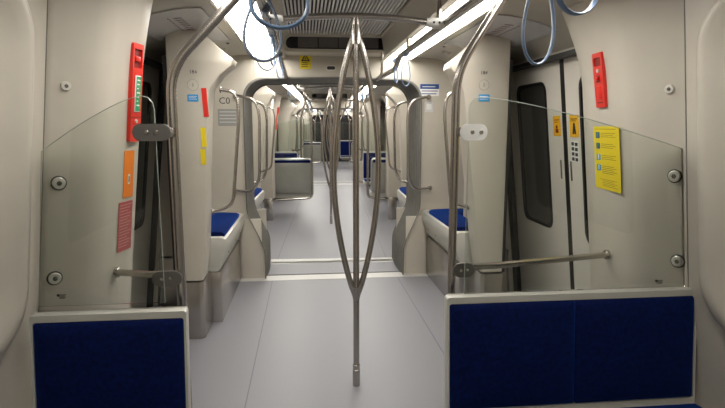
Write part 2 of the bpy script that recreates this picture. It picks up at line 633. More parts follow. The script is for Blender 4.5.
b_ = MB().grid(bellows(5.19, 5.81, ring)).build('bellows', RUBBER, t, angle=60)
fr = MB()
for y in (5.165, 5.835):
    rows = []
    for k in range(9):
        a = 2 * math.pi * k / 8
        rows.append([(x * (1 + .011 * math.cos(a)), y + .012 * math.sin(a), z + .012 * math.cos(a) * (1 if z > .4 else 0)) for x, z in opening(w=.85, top=1.942, r=.2, kw=.69)])
    fr.grid(rows)
fr.build('edge_profile', RUBBER, t)
BELL = t
gf = struct(MB().box(-.9, .9, 5.27, 5.73, -.05, .002).build('floor', FLOOR), False)
gt = struct(MB().box(-.8, .8, 5.73, 5.81, -.05, .003).box(-.8, .8, 5.27, 5.285, -.05, .0035).build('trim_4', STRIPM), False)
gs = struct(MB().box(-.8, .8, 5.265, 5.295, -.05, .005).build('trim_5', INK), False)
GANG = [BELL, gf, gt, gs]

# ------------------------------------------------------------------ draught screens (partitions) and end benches
PART = {}
for s in (-1, 1):
    zs = [(.0, 1.015), (.40, 1.015), (.43, 1.005), (.65, .965), (1.0, .925), (1.34, .880), (1.6, .85), (1.75, .825), (1.84, .785), (1.90, .735), (1.94, .74), (2.0, .82), (2.12, .95)]
    if s < 0:
        zs = [(z, {.65: .975, 1.0: .955, 1.34: .938, 1.6: .922, 1.75: .90, 1.84: .83, 1.90: .755, 1.94: .745}.get(z, xi)) for z, xi in zs]
    rows = []
    for z, xi in zs:
        if z < .41: continue
        ob = 1.165 if s > 0 else 1.18
        row = [(xi + .03, 3.92), (xi + .006, 3.912), (xi, 3.89), (xi, 3.71), (xi + .006, 3.695), (xi + .02, 3.69), (ob - .02, 3.69), (ob - .004, 3.70), (ob, 3.72), (ob, 3.80), (ob, 4.40), (ob + .02, 4.42), (1.47, 4.43), (1.47, 4.60), (ob - .035, 4.60), (ob - .035, 3.95), (ob - .07, 3.92)]
        rows.append([(s * x, y, z) for x, y in row])
    t = thing('draught_screen', 'tall cream partition with blue sticker between %s doors and end bench' % SD[s], 'partition', (s * 1.1, 3.85, 0), 'cream partitions', desc='tall cream partition, %s side,' % SD[s], far=3)
    PART[s] = MB().grid(rows, close_u=True, cap=True).build('panel', CREAM, t, angle=45)
    MB().box(min(s * ob, s * (ob + .03)), max(s * ob, s * (ob + (.03 if s > 0 else .018))), 3.73, 3.80, .415, 1.96).build('edge_seal', BLACK, t)
    MB().prism([(s * x, y) for x, y in ((1.03, 3.69), (1.005, 3.715), (1.005, 4.0), (ob - .035, 4.0), (ob - .035, 4.60), (1.5, 4.60), (1.5, 4.43), (ob, 4.43), (ob, 3.69))], 'z', 0, .415, .004).build('kick_plate', KICK, t)
    MB().tube([(s * 1.0, 3.688, 1.86), (s * .99, 3.684, 1.86)], .001, 6).build('rivet', SOCK, t)
    # grab bar
    t = thing('grab_bar', 'bowed steel grab bar on the inner edge of %s cream partition' % SD[s], 'grab bar', (s * .85, 3.86, 1.3), 'grab bars on partitions', desc='steel grab bar on partition, %s side,' % SD[s], far=2)
    MB().tube(fillet([(s * .86, 3.84, 1.75), (s * .755, 3.84, 1.735), (s * .735, 3.84, 1.6), (s * .80, 3.84, .93), (s * .95, 3.84, .895)], .1), .0125, 12).build('bar', STEEL, t)
    m = MB().disc((s * .862, 3.84, 1.75), (-s, 0, 0), .022, .012).build('flange', STEEL, t)
    m = MB().disc((s * .945, 3.84, .895), (-s, 0, 0), .022, .012).build('flange', STEEL, t)
    # gangway grab bar
    t = thing('grab_bar', 'upright steel grab bar on %s edge of the first gangway opening' % SD[s], 'grab bar', (s * .75, 5.1, 1.3), 'grab bars at gangways', desc='steel grab bar at gangway, %s edge,' % SD[s], far=3)
    MB().tube(fillet([(s * .93, 5.2, 1.78), (s * .90, 5.1, 1.78), (s * .73, 5.08, 1.74), (s * .70, 5.08, 1.6), (s * .715, 5.08, 1.0), (s * .78, 5.1, .88), (s * .95, 5.17, .885), (s * .96, 5.2, .885)], .09), .0135, 12).build('bar', STEEL, t)
    for z, x in ((1.78, .93), (.885, .96)):
        MB().disc((s * x, 5.2, z), (0, -1, 0), .024, .01).build('flange', STEEL, t)
    # end bench
    t = thing('end_bench', 'single blue cushioned bench against the %s side wall before the gangway' % SD[s], 'seat', (s * 1.15, 4.5, 0), 'benches beside the gangways', desc='blue cushioned bench by gangway, %s side,' % SD[s], far=3)
    MB().box(min(s * .93, s * 1.12), max(s * .93, s * 1.12), 4.01, 5.17, 0, .40, .008).build('steel_plinth', KICK, t)
    xb_ = 1.125 if s > 0 else 1.14
    pr = [(xb_, .405), (.955, .405), (.93, .43), (.885, .56), (.875, .62), (.885, .655), (.92, .668), (xb_, .668)]
    MB().prism([(s * a, b) for a, b in pr], 'y', 4.0, 5.18, .006).build('seat_body', SHELL, t)
    c = [(xb_ - .003, .66), (.905, .66), (.90, .685), (.925, .70), (1.09, .708), (xb_ - .003, .70)]
    MB().prism([(s * a, b) for a, b in c], 'y', 4.06, 4.98, .012).build('cushion', BLUE, t)
    MB().box(min(s * (xb_ + .002), s * 1.42), max(s * (xb_ + .002), s * 1.42), 4.62, 5.18, 0, .668).build('side_box', SHELL, t)
    MB().box(min(s * xb_, s * 1.36), max(s * xb_, s * 1.36), 4.64, 4.98, .66, .705, .012).build('cushion', BLUE, t)
    MB().prism([(s * 1.42, .70), (s * 1.37, .70), (s * 1.35, .75), (s * 1.385, 1.25), (s * 1.42, 1.27)], 'y', 4.64, 5.1, .01).build('backrest', BLUE, t)
    for y in (4.25, 4.7, 5.0):
        MB().disc((s * .905, y, .50), (-s, 0, 0), .006, .004, 8).build('screw', INK, t)
    # cream skirt box beside opening
    struct(MB().box(min(s * .72, s * .93), max(s * .72, s * .93), 5.19, 5.21, 0, .60, .004).build('trim_6', CREAM))


# ------------------------------------------------------------------ transverse seats, screens and seat poles
def seat(x0, x1, n, label, zt=.765, zb=.218, desc=None, far=0, yf=2.165, group=None, rc=.012):
    t = thing('double_seat' if n == 2 else 'single_seat', label, 'seat', ((x0 + x1) / 2, yf, 0), group, desc=desc, far=far)
    lean = .05
    def Y(z): return yf - lean * (zt - z) / (zt - zb)
    # shell with rim, thicker at edges
    o = rrect(x0, x1, zb, zt, rc, 4)
    i = rrect(x0 + .012, x1 - .012, zb + .045, zt - .030, .010, 4)
    i2 = rrect(x0 + .015, x1 - .015, zb + .048, zt - .033, .010, 4)
    cx, cz = (x0 + x1) / 2, (zt + zb) / 2
    def L(pts, d): return [(x, Y(z) + d, z) for x, z in pts]
    sh = lambda P, k: [(cx + (x - cx) * k, cz + (z - cz) * k) for x, z in P]
    m = MB().grid([L(i2, .02), L(i, -.004), L(sh(o, .995), -.006), L(o, .002), L(o, .035), L(sh(o, .985), .045)], close_u=True, cap=False)
    m.build('shell', SHELL, t, angle=40)
    m = MB().grid([L(sh(o, .985), .040), L(sh(o, .97), .075), L(sh(o, .90), .09), L(sh(o, .5), .094)], close_u=True)
    m.bm.verts.ensure_lookup_table()
    m.bm.faces.new(m.bm.verts[-len(o):])
    m.build('rear_panel', GREYSH, t, angle=40)
    MB().grid([L(rrect(x0 + .03, x1 - .03, zt - .075, zt - .03, .01, 3), .088), L(rrect(x0 + .03, x1 - .03, zt - .075, zt - .03, .01, 3), .097)], close_u=True, cap=True).build('rear_trim', BLUE, t)
    w = (x1 - x0 - .030) / n
    for k in range(n):
        a, b = x0 + .015 + k * w, x0 + .015 + (k + 1) * w
        rows = []
        for off, d in ((0, .018), (0, -.002), (.006, -.010), (.03, -.016), (.10, -.020), (.16, -.021)):
            rows.append(L(rrect(a + off + (.0005 if k else 0), b - off, zb + .048 + off * .9, zt - .033 - off * .9, .010, 4), d))
        m = MB().grid(rows, close_u=True)
        m.bm.verts.ensure_lookup_table()
        m.bm.faces.new(m.bm.verts[-24 + 4 * 0:] if len(rows[0]) == 24 else m.bm.verts[-len(rows[0]):])
        m.build('backrest_pad', BLUE, t, angle=50)
    # seat pan + cushions
    zc = zb + .01
    pan = [(Y(zb) + .03, zc + .01), (Y(zb) + .03, zc - .07), (Y(zb) - .40, zc - .05), (Y(zb) - .44, zc - .02), (Y(zb) - .45, zc + .0), (Y(zb) - .42, zc + .01)]
    MB().prism(pan, 'x', x0 + .005, x1 - .005, .008).build('seat_pan', SHELL, t)
    for k in range(n):
        a, b = x0 + .015 + k * w, x0 + .015 + (k + 1) * w
        cu = [(Y(zb) - .035, zc + .002), (Y(zb) - .035, zc + .025), (Y(zb) - .2, zc + .038), (Y(zb) - .38, zc + .045), (Y(zb) - .42, zc + .03), (Y(zb) - .425, zc + .002)]
        MB().prism(cu, 'x', a + .004, b - .004, .01).build('cushion', BLUE, t)
    # cantilever frame
    s = 1 if (x0 + x1) > 0 else -1
    xe, xi = (x1, x0) if s > 0 else (x0, x1)
    for yy in (Y(zb) - .08, Y(zb) - .30):
        MB().tube(fillet([(xi - s * -.06, yy, zc - .085), (s * 1.30, yy, zc - .12 if zc > .3 else .06), (s * 1.43, yy, .05)], .08), .02, 8).build('support_tube', STEEL, t)
    return t


def seat_pole(s, x, y, xt, label, desc=None, far=0, zs=1.755, zt=2.145, zk=2.085, low=False):
    t = thing('seat_pole', label, 'pole', (x, y, 0), 'poles beside the transverse seats', desc=desc, far=far)
    sl = (xt - x) / (zk - zs)
    pts = fillet([(x, y, 0), (x, y, zs), (x + sl * (zt - zs), y - .02, zt)], .11, 8)
    if low:          # the pole turns under the seat instead of reaching the floor
        pts = fillet([(s * 1.3, y, .30), (x + s * .12, y, .335), (x, y, .36), (x, y, zs), (x + sl * (zt - zs), y - .02, zt)], .09, 8)
    MB().tube(pts, .021 if s < 0 else .019, 14).build('tube', STEEL, t)
    if not low: MB().disc((x, y, 0), (0, 0, 1), .04, .01).build('floor_flange', STEEL, t)
    return t


def glass(s, xi, xo, y, zb, label, desc=None, far=0):
    t = thing('glass_screen', label, 'glass screen', ((xi + xo) / 2, y, zb), 'glass screens behind seats', desc=desc, far=far)
    zt = 1.622
    zo = 1.398
    d = xo - xi
    top = [(xi, zb), (xi, zt - .06), (xi + s * .005, zt - .03), (xi + s * .022, zt - .008), (xi + s * .05, zt)]
    for k in range(1, 11):
        u = k / 10
        top.append((xi + s * .05 + (d - s * .05) * u, zt - .012 * u - (zt - zo - .012) * u ** 1.35))
    top.append((xo + s * LEAN * (zo - zb) * .9, zb))
    MB().prism(top, 'y', y, y + .008).build('pane', GLASS, t)
    edge = [(a, y + .004, b) for a, b in top[:-1]]
    MB().tube(edge, .0017, 6).build('polished_edge', GEDGE, t)
    return t


seat(-1.385, -.772, 1, 'single blue seat under the shorter glass screen, backrest facing the camera', zt=.748, desc='blue seat', group='transverse seats')
seat(.325, 1.495, 2, 'wide two-place blue seat under the longer glass screen, backrest facing the camera', desc='double seat', group='transverse seats')
def near(x, y, z):      # keeps its direction from the seat row, a little closer to the seats
    k = .95
    return (-.27 + (x + .27) * k, y * k, 1.5 + (z - 1.5) * k)
PX = {-1: near(-.868, 0, 0)[0], 1: near(.44, 0, 0)[0]}
seat_pole(-1, PX[-1], 2.375, near(-.545, 0, 0)[0], 'steel pole at the single seat, bending inward to the ceiling', zs=1.742, zk=2.056)
seat_pole(1, PX[1], 2.375, near(.645, 0, 0)[0], 'steel pole at the two-place seat, bending outward to the ceiling', zs=1.742, zk=2.056)
GL = glass(-1, -.885, -1.335, 2.27, .748, 'clear glass screen standing behind the single blue seat')
GR = glass(1, .415, 1.40, 2.203, .765, 'clear glass screen standing behind the two-place blue seat')

# brackets joining pole and glass, and the lateral handrails behind the glass
for s in (-1, 1):
    x = PX[s]
    t = thing('pole_bracket', 'rounded metal bracket clamping %s glass screen to its pole' % ('the shorter' if s < 0 else 'the longer'), 'bracket', (x, 2.34, 1.476), 'screen brackets')
    xa, xb = (x - .135, x + .018) if s < 0 else (x - .03, x + .088)
    zc = 1.474
    fr_ = 2.262 if s < 0 else 2.196
    m = MB().prism(rrect(xa, xb, zc - .035, zc + .035, .033, 6), 'y', fr_ - .006, fr_ + .004, .002)
    m.build('plate', PLATE if s < 0 else WHITE, t, angle=20)  # light on the right plate is painted in as white; left stays dark grey
    MB().box(min(x - s * -.0, x), x + .012, fr_ + .003, 2.365, zc - .02, zc + .02, .004).build('arm', STEEL, t)
    for xx in ((x - .078, x - .040) if s < 0 else (x + .022, x + .06)):
        MB().disc((xx, fr_ - .005, zc), (0, -1, 0), .009, .004, 14).build('screw', STEEL if s < 0 else KICK, t)
# lateral rails
for s, pts in ((-1, [(PX[-1] - .015, 2.385, .842), (-1.0, 2.45, .826), (-1.212, 2.65, .787)]), (1, [(PX[1] + .015, 2.385, .836), (.60, 2.40, .834), (1.33, 2.62, .817)])):
    t = thing('lateral_handrail', 'short steel handrail behind the shorter glass screen' if s < 0 else 'long steel handrail behind the longer glass screen', 'handrail', (s * 1.0, 2.45, .83), 'lateral handrails')
    MB().tube(fillet(pts, .05), .0165, 12).build('rail', STEEL, t)
    e = Vector(pts[-1])
    MB().disc(e, (-s, 0, 0), .027, .016).build('flange', STEEL, t)
    x = PX[s]
    xa, xb = (x - .115, x + .014) if s < 0 else (x - .002, x + .10)
    MB().prism(rrect(xa, xb, .80, .868, .033, 6), 'y', 2.335, 2.352, .002).build('pole_clamp', PLATE, t, angle=20)
    for xx in ((x - .072, x - .038) if s < 0 else (x + .034, x + .066)):
        MB().disc((xx, 2.336, .834), (0, -1, 0), .007, .003, 12).build('screw', STEEL, t)

# small etched mark in the lower outer corner of both screens
for s, x in ((-1, -1.30), (1, 1.335)):
    t = thing('glass_mark', 'tiny black etched mark in the lower corner of the %s glass screen' % ('shorter' if s < 0 else 'longer'), 'marking', (x, 2.265, .77), 'etched glass marks')
    m = MB()
    for k in range(4):
        m.box(x - .012, x + .016 - .006 * (k % 2), (2.2675 if s < 0 else 2.2005), (2.2695 if s < 0 else 2.2025), .797 - .005 * k, .799 - .005 * k)
    m.disc((x - .016, 2.2695 if s < 0 else 2.2025, .796), (0, -1, 0), .006, .002, 12)
    m.build('print', INK, t)

# ------------------------------------------------------------------ things on surfaces
def frame_at(px, py, o, off=.0):
    p, n = hit(px, py, o)
    n = n.normalized()
    r = Vector((0, 0, 1)).cross(n).normalized()
    u = n.cross(r)
    M = Matrix.Identity(4)
    for i in range(3):
        M[i][0], M[i][1], M[i][2], M[i][3] = r[i], u[i], n[i], (p + n * off)[i]
    return M


def span(o, x0, x1, y0, y1):
    cx, cy = (x0 + x1) / 2, (y0 + y1) / 2
    a, _ = hit(x0, cy, o)
    b, _ = hit(x1, cy, o)
    c, _ = hit(cx, y0, o)
    d, _ = hit(cx, y1, o)
    return (a - b).length, (c - d).length


def mbox(w0, w1, h0, h1, d0, d1, bev=0): return MB().box(w0, w1, h0, h1, d0, d1, bev)


def part_local(mb, name, m, parent, M=None):
    o = mb.build(name, m, None)
    o.parent = parent
    if M is not None: o.matrix_basis = M
    return o


def sticker(name, label, cat, surf, box, m, far=0, desc=None, thick=.0015, r=.004, group=None):
    x0, x1, y0, y1 = box
    M = frame_at((x0 + x1) / 2, (y0 + y1) / 2, surf, .0015)
    w, h = span(surf, x0, x1, y0, y1)
    t = thing(name, label, cat, M=M, desc=desc, far=far, group=group)
    part_local(MB().prism(rrect(-w / 2, w / 2, -h / 2, h / 2, min(r, w * .3), 3), 'z', 0, thick), 'backing', m, t)
    return t, w, h


def T_(x, y, z=.0022): return Matrix.Translation((x, y, z))


# screw caps on the columns
for s, lst in ((-1, ((65.5, 86, 0), (58.5, 183, 1), (54.5, 278, 1))), (1, ((670, 89, 0), (675, 176, 1), (678, 261, 1)))):
    for k, (px, py, big) in enumerate(lst):
        M = frame_at(px, py, COLM[s], .0)
        if big:       # clamps that hold the glass: they sit on the pane
            g_ = (Vector(M.col[3][:3]))
        t = thing('screw_cap', ('%s round metal cap on the %s column' % (('topmost', 'middle', 'lowest')[k], SD[s])), 'screw cap', M=M, group='round caps on the columns')
        R0 = .020 if not big else .0265
        m = MB()
        m.tube([(0, 0, -.01), (0, 0, .008), (0, 0, .012)], [R0, R0, R0 * .85], 20)
        part_local(m, 'cap', SOCK, t)
        part_local(MB().tube([(0, 0, .011), (0, 0, .0135)], R0 * .38, 16), 'socket', KICK, t)
        if big: part_local(MB().tube([(R0 * 1.06 * math.cos(a * math.pi / 10), R0 * 1.06 * math.sin(a * math.pi / 10), .002) for a in range(20)], .004, 6, closed=True), 'ring', INK, t)

# left emergency device
cl, cr = COLM[-1], COLM[1]
M = frame_at(133.5, 93, cl, 0)
w, h = .10, .47
t = thing('emergency_handle', 'tall red emergency call box with green label on left column', 'emergency handle', M=M, desc='red emergency box, left column,', far=3)
m = MB().ringprism(rrect(-w / 2, w / 2, -h / 2, h / 2, .008, 3), rrect(-w / 2 + .012, w / 2 - .012, h / 2 - .115, h / 2 - .025, .004, 3), 'z', -.005, .018)
part_local(m, 'housing', RED, t)
part_local(mbox(-w / 2 + .01, w / 2 - .01, h / 2 - .12, h / 2 - .02, 0, .0085), 'recess', DRED, t)
part_local(mbox(-.024, .024, h / 2 - .085, h / 2 - .06, .002, .02, .004), 'pull_lever', RED, t)
part_local(mbox(-.027, .027, -.09, .085, .018, .024, .003), 'label_frame', WHITE, t)
part_local(mbox(-.022, .022, -.085, .08, .024, .0255), 'green_label', GREEN, t)
m = MB()
for k in range(7):
    m.box(-.016, .014 - .008 * (k % 3), .06 - k * .02, .066 - k * .02, .0255, .0262)
part_local(m, 'print', WHITE, t)
part_local(MB().tube([(0, -.135, .017), (0, -.135, .024)], .009, 14), 'button', SOCK, t)
part_local(mbox(-.012, .012, -.182, -.172, .017, .019), 'slot', DRED, t)
part_local(mbox(-w / 2 - .002, w / 2 + .002, -.119, -.116, .017, .019), 'groove', DRED, t)

# right emergency device
M = frame_at(601.5, 80, cr, 0)
w, h = .102, .275
t = thing('emergency_handle', 'short red emergency handle box above the yellow notice', 'emergency handle', M=M, desc='red emergency box, right column,', far=3)
m = MB().ringprism(rrect(-w / 2, w / 2, -h / 2, h / 2, .006, 3), rrect(-w / 2 + .013, w / 2 - .013, h / 2 - .066, h / 2 - .024, .004, 3), 'z', -.005, .016)
part_local(m, 'housing', RED, t)
part_local(mbox(-w / 2 + .01, w / 2 - .01, h / 2 - .07, h / 2 - .02, 0, .0085), 'recess', DRED, t)
part_local(mbox(-.020, .020, h / 2 - .148, h / 2 - .112, .0155, .0175), 'lower_recess', DRED, t)
part_local(mbox(-.013, .013, h / 2 - .138, h / 2 - .118, .016, .03, .004), 'pull_lever', RED, t)
part_local(MB().tube([(.008, h / 2 - .09, .015), (.008, h / 2 - .09, .022)], .010, 14), 'key_lock', SOCK, t)
part_local(mbox(-.03, .03, -h / 2 + .022, -h / 2 + .028, .0155, .0175), 'slot', DRED, t)
part_local(mbox(-.024, .024, -h / 2 + .04, -h / 2 + .11, .015, .019, .003), 'cover', RED, t)

# yellow notice
t, w, h = sticker('safety_notice', 'tall yellow safety notice with small pictograms on right column', 'notice', cr, (594, 620.5, 127, 190), YELLOW, far=0)
m = MB()
m.box(-w * .44, w * .40, h * .455, h * .463, .0015, .0022)
for k, y in enumerate((.36, .19, .01, -.16)):
    for j in range(3 if k < 3 else 5):
        m.box(-w * .20, w * (.36 - .09 * ((j + k) % 2)), h * (y + .03 - j * .028), h * (y + .038 - j * .028), .0015, .0022)
for j in range(5):
    m.box(-w * (.2 if j else .3), w * (.36 - .1 * (j % 2)), h * (-.345 - j * .026), h * (-.338 - j * .026), .0015, .0022)
part_local(m, 'print', mat('ochre_ink', (.22, .17, .03), .6), t)
for y in (.36, .19, .01, -.16):
    p = part_local(mbox(-w * .40, -w * .25, h * (y - .045), h * (y + .05), .0015, .0025), 'pictogram', SKYB if y in (.01, -.16) else NAVY, t)
    m = MB().tube([(-w * .325, h * (y + .02), .0025), (-w * .325, h * (y + .02), .003)], w * .035, 8)
    m.box(-w * .35, -w * .30, h * (y - .03), h * (y + .005), .0025, .003)
    part_local(m, 'pictogram', WHITE if y < .1 else GREEN, t)

# left column stickers
t, w, h = sticker('warning_sticker', 'narrow orange sticker with white mark under red emergency box', 'sticker', cl, (123.5, 133, 151, 197), ORANGE, far=0)
part_local(MB().prism(rrect(-.008, .012, -.05, .0, .008, 4), 'z', .0015, .0025), 'white_mark', WHITE, t)
part_local(mbox(-.002, .006, -.04, -.01, .0025, .003), 'figure', INK, t)
t, w, h = sticker('text_notice', 'faded red notice full of small text on left column', 'notice', cl, (118, 131, 202, 250), PINK, far=0)
m = MB()
for j in range(15):
    m.box(-w * .42, w * (.42 - .12 * (j % 3)), h * (.43 - j * .06), h * (.445 - j * .06), .0015, .002)
part_local(m, 'print', mat('pale_red_ink', (.55, .28, .26), .6), t)

# door stickers
lr, ln = LEAF[1]
t, w, h = sticker('door_sticker', 'yellow warning sticker on far right-hand door leaf', 'sticker', lr, (553.6, 560.8, 116, 136), AMBER)
m = MB().tube([(0, -h * .05, .0015), (0, -h * .05, .0025)], w * .13, 10)
m.box(-w * .18, w * .2, -h * .34, -h * .15, .0015, .0025)
m.box(-w * .35, w * .35, h * .28, h * .32, .0015, .002)
m.box(-w * .35, w * .2, h * .18, h * .21, .0015, .002)
part_local(m, 'figure', DRED, t)
t, w, h = sticker('door_sticker', 'yellow warning sticker with black figure beside door centre seal', 'sticker', ln, (570, 579, 115, 137), AMBER)
m = MB().tube([(0, h * .06, .0015), (0, h * .06, .0025)], w * .11, 10)
m.prism([(-w * .12, h * 0), (w * .12, h * 0), (w * .2, -h * .36), (w * .04, -h * .36), (0, -h * .15), (-w * .04, -h * .36), (-w * .2, -h * .36)], 'z', .0015, .0025)
m.box(-w * .35, w * .35, h * .30, h * .34, .0015, .002)
m.box(-w * .35, w * .2, h * .22, h * .25, .0015, .002)
part_local(m, 'figure', INK, t)
t, w, h = sticker('pictogram_sticker', 'black and white pictogram sticker below yellow door sticker', 'sticker', ln, (571.5, 579, 141, 162), WHITE)
m = MB()
for j in range(4):
    y = h * (.36 - .24 * j)
    m.box(-w * .40, -w * .06, y - h * .08, y + h * .08, .0015, .0025)
    m.box(w * .06, w * .40, y - h * .10, y + h * .06, .0015, .0025)
part_local(m, 'pictograms', INK, t)
ll = LEAF[-1][0]
try:
    t, w, h = sticker('door_sticker', 'small red sticker on the edge of left door leaf', 'sticker', LEAF[-1][0], (138.5, 141.5, 162, 178), PINK)
    part_local(mbox(-w * .3, w * .3, -h * .2, h * .1, .0015, .0022), 'white_mark', WHITE, t)
except Exception as e:
    print('skip', e)

# partition labels
for s, cx in ((-1, 193), (1, 484)):
    P_ = PART[s]
    M = frame_at(cx, 72 if s < 0 else 73, P_, .001)
    t = thing('car_number', 'small black number 184 high on %s cream partition' % SD[s], 'marking', M=M, group='car numbers')
    text_mesh('digits', '184', .034, INK, t, T_(0, 0, .0008))
    M = frame_at(cx, 85, P_, 0)
    t = thing('round_cover', 'round cream cover ring below the number on %s partition' % SD[s], 'cover', M=M, group='round cover rings', desc='round cover ring, %s partition,' % SD[s], far=0)
    n_ = 24
    part_local(MB().tube([(.036 * math.cos(2 * math.pi * a / n_), .036 * math.sin(2 * math.pi * a / n_), .001) for a in range(n_)], .0018, 6, closed=True), 'ring', GREYP, t)
    part_local(MB().tube([(0, 0, -.002), (0, 0, .002)], .0345, 24), 'cover', CREAM, t)
    part_local(mbox(-.004, .004, -.012, .012, .002, .003), 'key_slot', GREYP, t)
    t, w, h = sticker('blue_sticker', 'small light blue sticker on %s cream partition' % SD[s], 'sticker', P_, (cx - 5.5, cx + 5.5, 94.5, 101.5), SKYB, group='light blue stickers')
    m = MB()
    for j in range(3):
        m.box(-w * .38, w * (.38 - .1 * (j % 2)), h * (.2 - j * .2), h * (.26 - j * .2), .0015, .002)
    part_local(m, 'print', WHITE, t)

# strips on the inner edge of left partition
Pl = PART[-1]
def edge_sign(name, label, z0, z1, m, s=-1, txt=None, y=3.80, w=.034, xfun=None):
    zc = (z0 + z1) / 2
    xs = lambda z: (.922 + .016 * (1.6 - z) / .26) if z < 1.6 else (.922 - (z - 1.6) / .15 * .022)
    x = xs(zc) - .0012
    sl = math.atan2(xs(z0) - xs(z1), z1 - z0)
    t = thing(name, label, 'sticker', (s * x, y, zc), desc=None)
    MB().box(-w / 2, w / 2, -.001, .001, -(z1 - z0) / 2, (z1 - z0) / 2, M=Matrix.Translation((s * (x + .008 + w / 2), 3.6885, zc)) @ Matrix.Rotation(s * sl * .4, 4, 'Y')).build('backing', m, t)
    return t
edge_sign('red_strip', 'vertical red strip sign on inner edge of left partition', 1.56, 1.75, RED, y=3.79)
edge_sign('yellow_strip', 'upper yellow strip sticker on inner edge of left partition', 1.36, 1.49, YELLOW, y=3.79)
edge_sign('yellow_strip', 'lower yellow strip sticker on inner edge of left partition', 1.24, 1.345, YELLOW, y=3.79)

# end wall signs
t, w, h = sticker('coach_sign', 'grey printed plate under large C0 letters on left end wall', 'sign', ew, (218, 237.5, 109, 126), GREYP)
m = MB()
for j in range(4):
    m.box(-w * .42, w * .42, h * (.30 - j * .2), h * (.36 - j * .2), .0015, .002)
part_local(m, 'print', mat('pale_ink', (.5, .5, .48), .6), t)
M = frame_at(224.5, 101, ew, .001)
t = thing('coach_letters', 'large dark letters C0 on left end wall', 'lettering', M=M)
text_mesh('letters', 'C0', .088, INK, t, T_(0, 0, .0008))
t, w, h = sticker('info_sign', 'blue and white information sign on right end wall', 'sign', ew, (420, 439, 84, 96), WHITE, r=.002)
part_local(mbox(-w / 2 + .001, w / 2 - .001, h * .08, h / 2 - .001, .0015, .0025), 'blue_field', NAVY, t)
m = MB()
m.box(-w * .38, w * .30, h * .24, h * .30, .0025, .003)
part_local(m, 'print', WHITE, t)
m = MB()
m.box(-w * .42, w * .42, -h * .12, -h * .05, .0015, .002)
m.box(-w * .42, w * .36, -h * .36, -h * .28, .0015, .002)
part_local(m, 'print', NAVY, t)
t, w, h = sticker('info_sign', 'small pale square sticker under blue and white sign', 'sign', ew, (425, 433, 102, 112), MAPM, r=.002)
part_local(mbox(-w * .3, w * .3, -h * .25, h * .3, .0015, .002), 'print', WHITE, t)
t, w, h = sticker('warning_sticker', 'yellow warning triangle sticker over the gangway opening', 'sticker', ew, (300, 311, 53, 69), YELLOW, r=.002)
m = MB()
a_, b_2 = [(-w * .42, h * -.02), (w * .42, h * -.02), (0, h * .46)], [(-w * .22, h * .06), (w * .22, h * .06), (0, h * .32)]
m.ringprism(a_, b_2, 'z', .0015, .0022)
m.box(-w * .06, w * .06, h * .08, h * .22, .0015, .0022)
for j in range(3):
    m.box(-w * .38, w * .2, h * (-.14 - j * .12), h * (-.09 - j * .12), .0015, .002)
part_local(m, 'triangle', INK, t)
M = frame_at(331, 68, ew, 0)
t = thing('sensor', 'small dark oval sensor over the gangway opening', 'sensor', M=M, desc='small dark oval sensor over gangway', far=2)
part_local(MB().prism(rrect(-.048, .048, -.024, .024, .022, 6), 'z', -.002, .004), 'bezel', SOCK, t)
part_local(MB().prism(rrect(-.040, .040, -.016, .016, .015, 6), 'z', .003, .006), 'lens', INK, t)
# panel joints of the end wall header
jm = MB()
for px in (254, 360):
    p, _ = hit(px, 70, ew)
    jm.box(p.x - .0015, p.x + .0015, 5.197, 5.2005, 1.96, 2.2)
struct(jm.build('trim_7', GREYP))

# route maps on the cove
def cove(s):
    prof = [(.95, 2.15), (1.12, 2.115), (1.28, 2.06)]
    return prof
for s in (-1, 1):
    t = thing('route_map', 'white line map panel on the sloping ceiling above %s doors' % SD[s], 'map', (s * 1.08, 3.4, 2.12), 'line maps over the doors', desc='white line map above doors, %s side,' % SD[s], far=1)
    ya, yb = 3.15, 4.3
    def pt(u, y, d):   # u 0..1 across
        x = .84 + .40 * u
        z = (2.16 - (x - .78) * .0588 if x < .95 else 2.15 - (x - .95) * .206 if x < 1.12 else 2.115 - (x - 1.12) * .344) - .003
        return (s * x, y, z - d)
    m = MB()
    rows = []
    for i in range(9):
        rows.append([pt(i / 8, ya, 0), pt(i / 8, yb, 0), pt(i / 8, yb, .006), pt(i / 8, ya, .006)])
    m.grid(rows, close_u=True, cap=True)
    m.build('panel', MAPM, t)
    m = MB()
    for j in range(14):
        y = ya + .18 + j * .06
        c = Vector(pt(.55, y, .007))
        m.box(c.x - .006, c.x + .006, y - .006, y + .006, c.z - .002, c.z)
        for q, u in enumerate((.45, .40)):
            c = Vector(pt(u, y, .0068))
            m.box(c.x - .02, c.x + .014, y - .003 + q * .012, y + .001 + q * .012, c.z - .003, c.z)
    a = Vector(pt(.55, ya + .15, .007))
    m.box(a.x - .002, a.x + .002, ya + .15, yb - .15, a.z - .002, a.z)
    m.build('print', mat('map_ink', (.22, .12, .14), .5), t)
    # round latch bump
    t = thing('access_latch', 'raised round latch on the sloping ceiling near %s partition' % SD[s], 'latch', (s * 1.02, 4.75, 2.1), 'ceiling latches', desc='round ceiling latch, %s side,' % SD[s], far=0)
    MB().tube([(s * .98, 4.72, 2.16), (s * .975, 4.72, 2.125), (s * .97, 4.72, 2.118)], [.045, .04, .028], 18).build('latch', CREAM2, t)
    MB().tube([(s * .88, 4.45, 2.17), (s * .88, 4.45, 2.148)], .012, 12).build('lock', INK, t)


